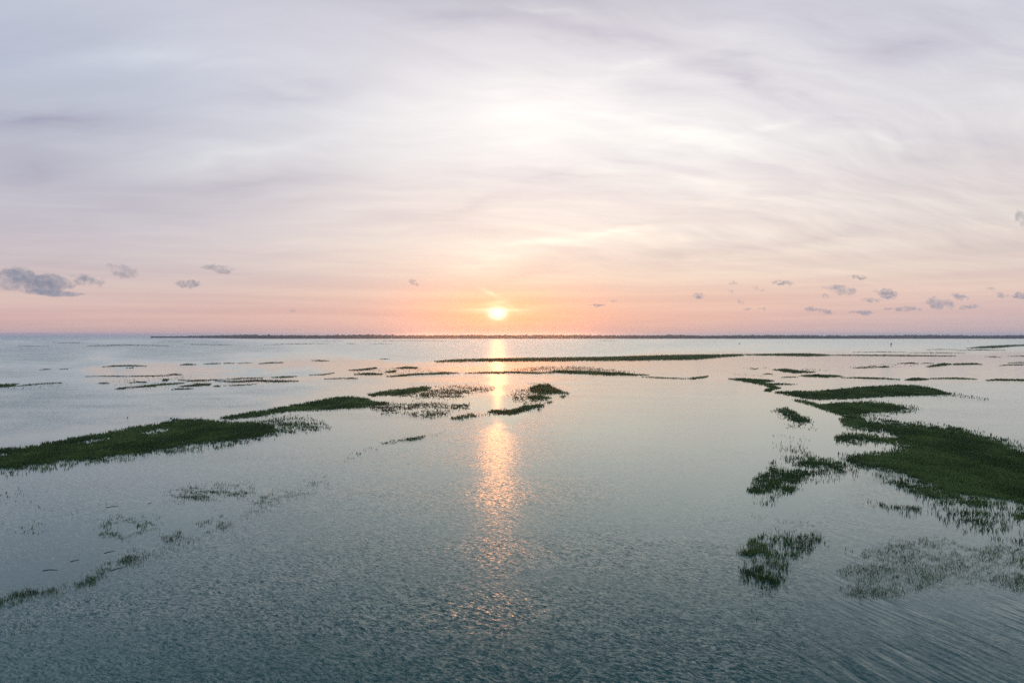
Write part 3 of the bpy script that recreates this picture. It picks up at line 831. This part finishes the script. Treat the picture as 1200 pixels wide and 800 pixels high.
drowned('thin tuft row touching the left edge below the long bank', [[(-60, 582), (0, 576), (40, 571), (44, 580), (0, 586), (-60, 592)]], [0.26], soft=3)
drowned('long faint diagonal band of stems linking the left tuft lines', [[(60, 694), (140, 656), (230, 624), (300, 592), (380, 556), (384, 562), (310, 600), (230, 636), (140, 670), (64, 702)]], [0.30], soft=4, h=0.4, clump=0.5, wid=0.55)
drowned('hardly visible stems in the bottom left water', [[(-20, 742), (10, 728), (46, 724), (44, 736), (10, 748)]], [0.14], soft=4, h=0.4)
drowned('faint stems drifting between the left edge and the tuft cluster', [[(30, 600), (90, 590), (130, 592), (60, 606)], [(0, 615), (50, 608), (60, 618), (10, 625)]], [0.10, 0.12], soft=4, h=0.4)


# ------------------------------------------------------------------ floating reed stalks
def simple_mat(name, col, rough=0.8, scale=3.0, var=0.35):
    m = bpy.data.materials.new(name)
    m.use_nodes = True
    t = m.node_tree
    p = t.nodes['Principled BSDF']
    g = G(t)
    nz = g.noise(g.n('ShaderNodeTexCoord').outputs['Object'], scale, 4.0, 0.6)
    g.put(p.inputs['Base Color'], g.mix(g.smooth(nz, 0.3, 0.7), tuple(c * (1 - var) for c in col), tuple(c * (1 + var) for c in col)))
    p.inputs['Roughness'].default_value = rough
    return m


REED = simple_mat('wet_reed', (0.035, 0.034, 0.022))
GR = 'loose reed stalks floating on the left water'
for lab, pts in (
        ('floating dark stalk above the left edge grass line, leftmost', [(50, 668.5), (58, 667.2), (68, 667.6)]),
        ('floating stalk right of the leftmost one, bent', [(82, 658), (87, 656.6), (93, 656)]),
        ('thin floating stalk left of the short tuft', [(122, 648), (128, 646.4), (135, 645)]),
        ('longest floating stalk beside the ripple edge', [(130, 668.5), (137, 666), (144, 664.4)]),
        ('floating stalk high above the tuft cluster', [(124, 594.6), (131, 593.2), (139, 592.6)]),
        ('short floating stalk left of the densest tuft row', [(173, 589.6), (178, 588.8)])):
    P = [Vector((*[float(q) for q in ground(x, y)], 0.015)) for x, y in pts]
    V, F = [], []
    for i, p in enumerate(P):
        d = (P[min(i + 1, len(P) - 1)] - P[max(i - 1, 0)]).normalized()
        s = Vector((-d.y, d.x, 0))
        r = 0.017 * (0.5 if i == len(P) - 1 else 1)
        for k in range(6):
            a = k * math.pi / 3
            V.append(p + s * math.cos(a) * r + Vector((0, 0, math.sin(a) * r)))
    for i in range(len(P) - 1):
        for k in range(6):
            F.append((i * 6 + k, i * 6 + (k + 1) % 6, i * 6 + 6 + (k + 1) % 6, i * 6 + 6 + k))
    F += [tuple(range(6))[::-1], tuple(range(len(V) - 6, len(V)))]
    tag(mesh_object('floating_reed', V, F, REED, smooth=True), lab, 'reed stalk', GR)


# ------------------------------------------------------------------ stakes and channel posts
WOOD = simple_mat('weathered_wood', (0.05, 0.045, 0.04))


def cyl(V, F, x, y, z0, z1, r0, r1, n=10):
    b = len(V)
    for zz, r in ((z0, r0), (z1, r1)):
        for k in range(n):
            a = 2 * math.pi * k / n
            V.append((x + r * math.cos(a), y + r * math.sin(a), zz))
    for k in range(n):
        F.append((b + k, b + (k + 1) % n, b + n + (k + 1) % n, b + n + k))
    F.append(tuple(b + k for k in range(n))[::-1])
    F.append(tuple(b + n + k for k in range(n)))


def post(label, px, py, hpx, wpx, cap=False):
    X, Y = (float(q) for q in ground(px, py))
    k = Y / FOC
    root = bpy.data.objects.new('channel_post', None)
    scene.collection.objects.link(root)
    root.location = (X, Y, 0)
    tag(root, label, 'post', 'dark posts standing in the bay')
    V, F = [], []
    r = wpx * k / 2
    cyl(V, F, 0, 0, -0.4, hpx * k, r, r * 0.8)
    mesh_object('pile', V, F, WOOD, root)
    V, F = [], []
    if cap:
        w, hh = r * 1.9, hpx * k * 0.38
        z0 = hpx * k * 0.55
        for sx_ in (-1, 1):
            for sz_ in (0, 1):
                for sy_ in (-1, 1):
                    V.append((sx_ * w, -r - 0.03 + sy_ * 0.02, z0 + sz_ * hh))
        F = [(0, 1, 3, 2), (4, 6, 7, 5), (0, 4, 5, 1), (2, 3, 7, 6), (0, 2, 6, 4), (1, 5, 7, 3)]
        mesh_object('marker_board', V, F, WOOD, root)
    else:
        cyl(V, F, 0, 0, hpx * k, hpx * k + r * 0.8, r * 0.95, r * 0.3)
        mesh_object('pile_cap', V, F, WOOD, root)


post('dark channel post with a board, tallest, in open water at right', 1044.2, 405.2, 3.4, 0.9, True)
post('thin channel post left of the tallest one, by the long green strip', 866.3, 403.6, 2.0, 0.6, True)
post('squat dark stake on the black-green streak at far right', 1163.5, 407.8, 2.2, 1.1)
post('small lone stake in the slick water above the long left bank', 149.3, 489.6, 1.1, 1.1)
post('tiny far post close under the shore at right', 1134.3, 400.4, 1.3, 0.6)

# ------------------------------------------------------------------ far shore and its wood
MUD = simple_mat('shore_earth', (0.09, 0.08, 0.06), scale=0.01)
SH = CAM_H * FOC / (396.6 - HOR)        # distance of the shore


def shore_y(px):
    return 396.7 - 0.9 * smoothstep(np.asarray(px, float), 330, 180)


xs = np.linspace(176, 1500, 120)
V, F = [], []
for i, x in enumerate(xs):
    X, Y = ground(x, float(shore_y(x)) + 0.12 * math.sin(i * 0.9) + 0.08 * math.sin(i * 2.3))
    X, Y = float(X), float(Y)
    k = (Y + 700) / Y
    V += [(X, Y, -0.3), (X, Y + 3, 0.9), (X * k, Y + 700, 2.5)]
for i in range(len(xs) - 1):
    a = i * 3
    F += [(a, a + 3, a + 4, a + 1), (a + 1, a + 4, a + 5, a + 2)]
tag(mesh_object('far_shore', V, F, MUD), kind='structure')

LEAF = bpy.data.materials.new('far_leaves')
LEAF.use_nodes = True
_g = G(LEAF.node_tree)
_p = LEAF.node_tree.nodes['Principled BSDF']
_nz = _g.noise(_g.n('ShaderNodeNewGeometry').outputs['Position'], 0.12, 4.0, 0.6)
_g.put(_p.inputs['Base Color'], _g.mix(_g.smooth(_nz, 0.3, 0.7), (0.022, 0.036, 0.020), (0.060, 0.080, 0.036)))
_p.inputs['Roughness'].default_value = 0.8
# crowns: noisy low-poly clumps; each tree is three to four of them over the bank
ico = bmesh.new()
bmesh.ops.create_icosphere(ico, subdivisions=1, radius=1.0)
iv = np.array([v.co[:] for v in ico.verts])
ifc = np.array([[v.index for v in f.verts] for f in ico.faces])
ico.free()
VV, LL = [], []
cnt = 0
for row in range(4):
    px_ = 178.0
    while px_ < 1500:
        Y0 = float(CAM_H * FOC / (float(shore_y(px_)) - HOR)) + 30 + row * 70 + random.uniform(-25, 25)
        k = Y0 / FOC
        X0 = (px_ - 600) * k
        end = smoothstep(np.array(px_), 178, 300)
        top = (3.9 + 2.1 * float(fbm(np.array(px_ / 60.0), np.array(2.0 + row * 0.1), 3)) + 0.8 * float(vnoise(np.array(px_ / 9.0), np.array(5.0 + row)))) * k * 0.70
        top *= 0.42 + 0.58 * float(end)
        if 690 < px_:
            top *= 0.92
        hgt_ = top * random.uniform(0.75, 1.08)
        for c in range(3):
            r = hgt_ * random.uniform(0.22, 0.36)
            zc = max(r * 0.6, hgt_ - r * random.uniform(0.8, 1.9)) if c else hgt_ - r
            o_ = np.array([X0 + random.uniform(-1, 1) * hgt_ * 0.35, Y0 + random.uniform(-1, 1) * 6, zc + 0.8])
            VV.append(iv * np.array([r * 1.25, r * 1.1, r]) * (1 + 0.28 * rng.standard_normal((len(iv), 1))) + o_)
            LL.append(ifc + cnt)
            cnt += len(iv)
        r = hgt_ * 0.42                          # understorey down to the bank
        VV.append(iv * np.array([r * 1.5, r, r]) * (1 + 0.2 * rng.standard_normal((len(iv), 1))) + np.array([X0, Y0 - 8, r * 0.8]))
        LL.append(ifc + cnt)
        cnt += len(iv)
        px_ += random.uniform(1.2, 2.6)
L = np.concatenate(LL)
wood = tri_mesh('far_wood', np.concatenate(VV), L.ravel(), np.arange(len(L)) * 3, np.full(len(L), 3), LEAF)
tag(wood, 'low dark wood along the far shore under the setting sun', 'wood', None, 'stuff')
tri_total += len(L)

# ------------------------------------------------------------------ clouds
CLOUD = bpy.data.materials.new('cloud_vapour')
CLOUD.use_nodes = True
CLOUD.node_tree.nodes.clear()
_g = G(CLOUD.node_tree)
_v = _g.n('ShaderNodeVolumePrincipled')
_v.inputs['Color'].default_value = (0.60, 0.79, 0.96, 1)
_v.inputs['Anisotropy'].default_value = 0.2
_cn = _g.noise(_g.n('ShaderNodeNewGeometry').outputs['Position'], 0.011, 4.0, 0.62)
_g.put(_v.inputs['Density'], _g.smooth(_cn, 0.36, 0.74, 0.0003, 0.0060))
CLOUD.node_tree.links.new(_v.outputs[0], _g.n('ShaderNodeOutputMaterial').inputs['Volume'])

CLOUD_SMALL = CLOUD.copy()
CLOUD_SMALL.name = 'small_cloud_vapour'
for _n in CLOUD_SMALL.node_tree.nodes:
    if _n.type == 'TEX_NOISE':
        _n.inputs['Scale'].default_value = 0.020
    if _n.type == 'MAP_RANGE':
        _n.inputs[4].default_value = 0.0115

CLOUDS = [
    ('large slate-blue cloud at the left edge over the open horizon', 36, 329, 104, 32, 0.3),
    ('thin mauve shelf cloud under the large slate-blue cloud at the left edge', 62, 343, 76, 8, 0.1),
    ('flat blue-grey cloud right of the left edge cloud', 102, 328, 48, 16, 0.2),
    ('hooked dark cloud above the flat blue-grey one', 143, 317, 42, 20, 0.45),
    ('faint mauve wisp, left of two over the far shore tip', 220, 332, 34, 11, 0.0),
    ('mauve slanting wisp, upper of two over the far shore tip', 257, 315, 46, 11, 0.35),
    ('tiny grey puff low over the left shore', 343, 364, 13, 4, 0.0),
    ('small pink-grey slanting cloud left of the sun', 485, 331, 16, 10, 0.6),
    ('faint mauve streak cloud right of the sun', 700, 358, 26, 5, 0.0),
    ('tiny mauve puff above the faint streak right of the sun', 719, 352, 12, 6, 0.3),
    ('lone mauve puff halfway to the right', 819, 346.5, 20, 9, 0.15),
    ('thin wisp above the small pair right of the lone puff', 859, 332, 14, 7, 0.5),
    ('small puff beneath the thin wisp', 856, 341, 10, 6, 0.4),
    ('slanting wisp, right one of the small pair', 889, 338, 16, 8, 0.5),
    ('fading streak puff below the slanting wisp', 868, 353, 12, 9, 0.3),
    ('low flat puff left in the low row', 877, 362, 16, 4, 0.1),
    ('low flat puff second in the low row', 893, 362, 12, 5, 0.1),
    ('grey slanting cloud above the teardrop', 918, 331.5, 28, 9, 0.35),
    ('dark blue teardrop cloud, largest of the right group', 985, 340, 40, 15, 0.4),
    ('small flat puff over the teardrop', 1005, 324.5, 24, 9, 0.3),
    ('small pale puff under the left end of the teardrop', 967, 346, 13, 7, 0.2),
    ('square-headed blue cloud right of the teardrop', 1039, 344, 28, 18, 0.35),
    ('pale fleecy puff left of the square-headed cloud', 1022, 351, 24, 9, 0.1),
    ('two-humped low cloud beneath the teardrop', 952, 362, 24, 7, 0.2),
    ('flat low puff right of the two-humped cloud', 968, 365, 20, 7, 0.3),
    ('low grey streak right of the low puffs', 1010, 366, 30, 7, 0.2),
    ('long thin low cloud under the square-headed one', 1062, 362, 40, 8, 0.15),
    ('small puff at the left end of the long thin low cloud', 1040, 361.5, 13, 5, 0.0),
    ('triangular blue cloud with a raised left tower', 1101, 356, 38, 20, 0.35),
    ('grey slanting cloud above the round low one at right', 1126, 347.5, 24, 10, 0.45),
    ('round low blue cloud at right', 1137, 360.5, 24, 9, 0.0),
    ('small high puff near the right edge', 1160, 338, 14, 7, 0.3),
    ('small blue puff below the high one at the right edge', 1173, 346, 18, 9, 0.15),
    ('pale cloud cut by the right edge', 1197, 345, 26, 14, 0.1),
    ('dark torn cloud high at the right edge', 1196, 254, 22, 34, 0.6),
]


def make_cloud(label, cx, cy, w, h, tilt):
    el = (HOR - cy) / FOC
    Y = min(900.0 / max(el, 0.02), 16000.0)
    c = at_range(cx, cy, Y)
    k = Y / FOC
    W, H = w * k / 2, h * k / 2
    r_ = random.Random(int(cx * 31 + cy))
    bm = bmesh.new()
    n = 12 + int(w / 4)
    for i in range(n):
        t = r_.uniform(-1, 1)
        env = (1 - t * t) ** 0.5
        rx = (0.16 + 0.22 * r_.random()) * W * (0.35 + 0.65 * env)
        rz = (0.25 + 0.35 * r_.random()) * H * (0.35 + 0.65 * env)
        x = t * (W - rx)
        zc = (-t * tilt + r_.uniform(-0.75, 0.6) * env * (1 - 0.4 * tilt)) * H
        y = r_.uniform(-1, 1) * W * 0.4 * env
        ret = bmesh.ops.create_icosphere(bm, subdivisions=2, radius=1.0)
        for v in ret['verts']:
            v.co = Vector((x + v.co.x * rx, y + v.co.y * rx, zc + v.co.z * rz))
    me = bpy.data.meshes.new('cloud')
    bm.to_mesh(me)
    bm.free()
    o = bpy.data.objects.new('cloud', me)
    scene.collection.objects.link(o)
    md = o.modifiers.new('remesh', 'REMESH')
    md.mode = 'VOXEL'
    md.voxel_size = max(W / 34, H / 9)
    ev = o.evaluated_get(bpy.context.evaluated_depsgraph_get())
    nm = bpy.data.meshes.new_from_object(ev)
    nm.name = 'cloud'
    o.modifiers.clear()
    o.data = nm
    nm.materials.clear()
    nm.materials.append(CLOUD if w > 34 else CLOUD_SMALL)
    # rough the hull
    co = np.empty(len(nm.vertices) * 3, np.float32)
    nm.vertices.foreach_get('co', co)
    co = co.reshape(-1, 3)
    nz = fbm(co[:, 0] / (W * 0.14) + 40, (co[:, 2] + co[:, 1] * 0.6) / (H * 0.45) + 40, 3) - 0.5
    nrm = np.empty(len(nm.vertices) * 3, np.float32)
    nm.vertices.foreach_get('normal', nrm)
    co = co + nrm.reshape(-1, 3) * (nz * H * 0.55)[:, None]
    nm.vertices.foreach_set('co', co.ravel())
    nm.update()
    o.location = c
    o.rotation_euler = (0, 0, -math.atan2(c.x, c.y))
    tag(o, label, 'cloud', 'small low clouds over the horizon')


for cdef in CLOUDS:
    make_cloud(*cdef)

# ------------------------------------------------------------------ haze
hz = bpy.data.materials.new('haze')
hz.use_nodes = True
hz.node_tree.nodes.clear()
_g = G(hz.node_tree)
_v = _g.n('ShaderNodeVolumePrincipled')
_v.inputs['Color'].default_value = (0.62, 0.76, 1.0, 1)
_v.inputs['Density'].default_value = 0.00011
_v.inputs['Anisotropy'].default_value = 0.93
hz.node_tree.links.new(_v.outputs[0], _g.n('ShaderNodeOutputMaterial').inputs['Volume'])
S = 13600.0
V = [(x, y, zz) for x in (-S, S) for y in (-S, S) for zz in (-1.3, 34.0)]
F = [(0, 1, 3, 2), (4, 6, 7, 5), (0, 4, 5, 1), (2, 3, 7, 6), (0, 2, 6, 4), (1, 5, 7, 3)]
tag(mesh_object('haze', V, F, hz), kind='stuff')
print('grass+wood triangles', tri_total)
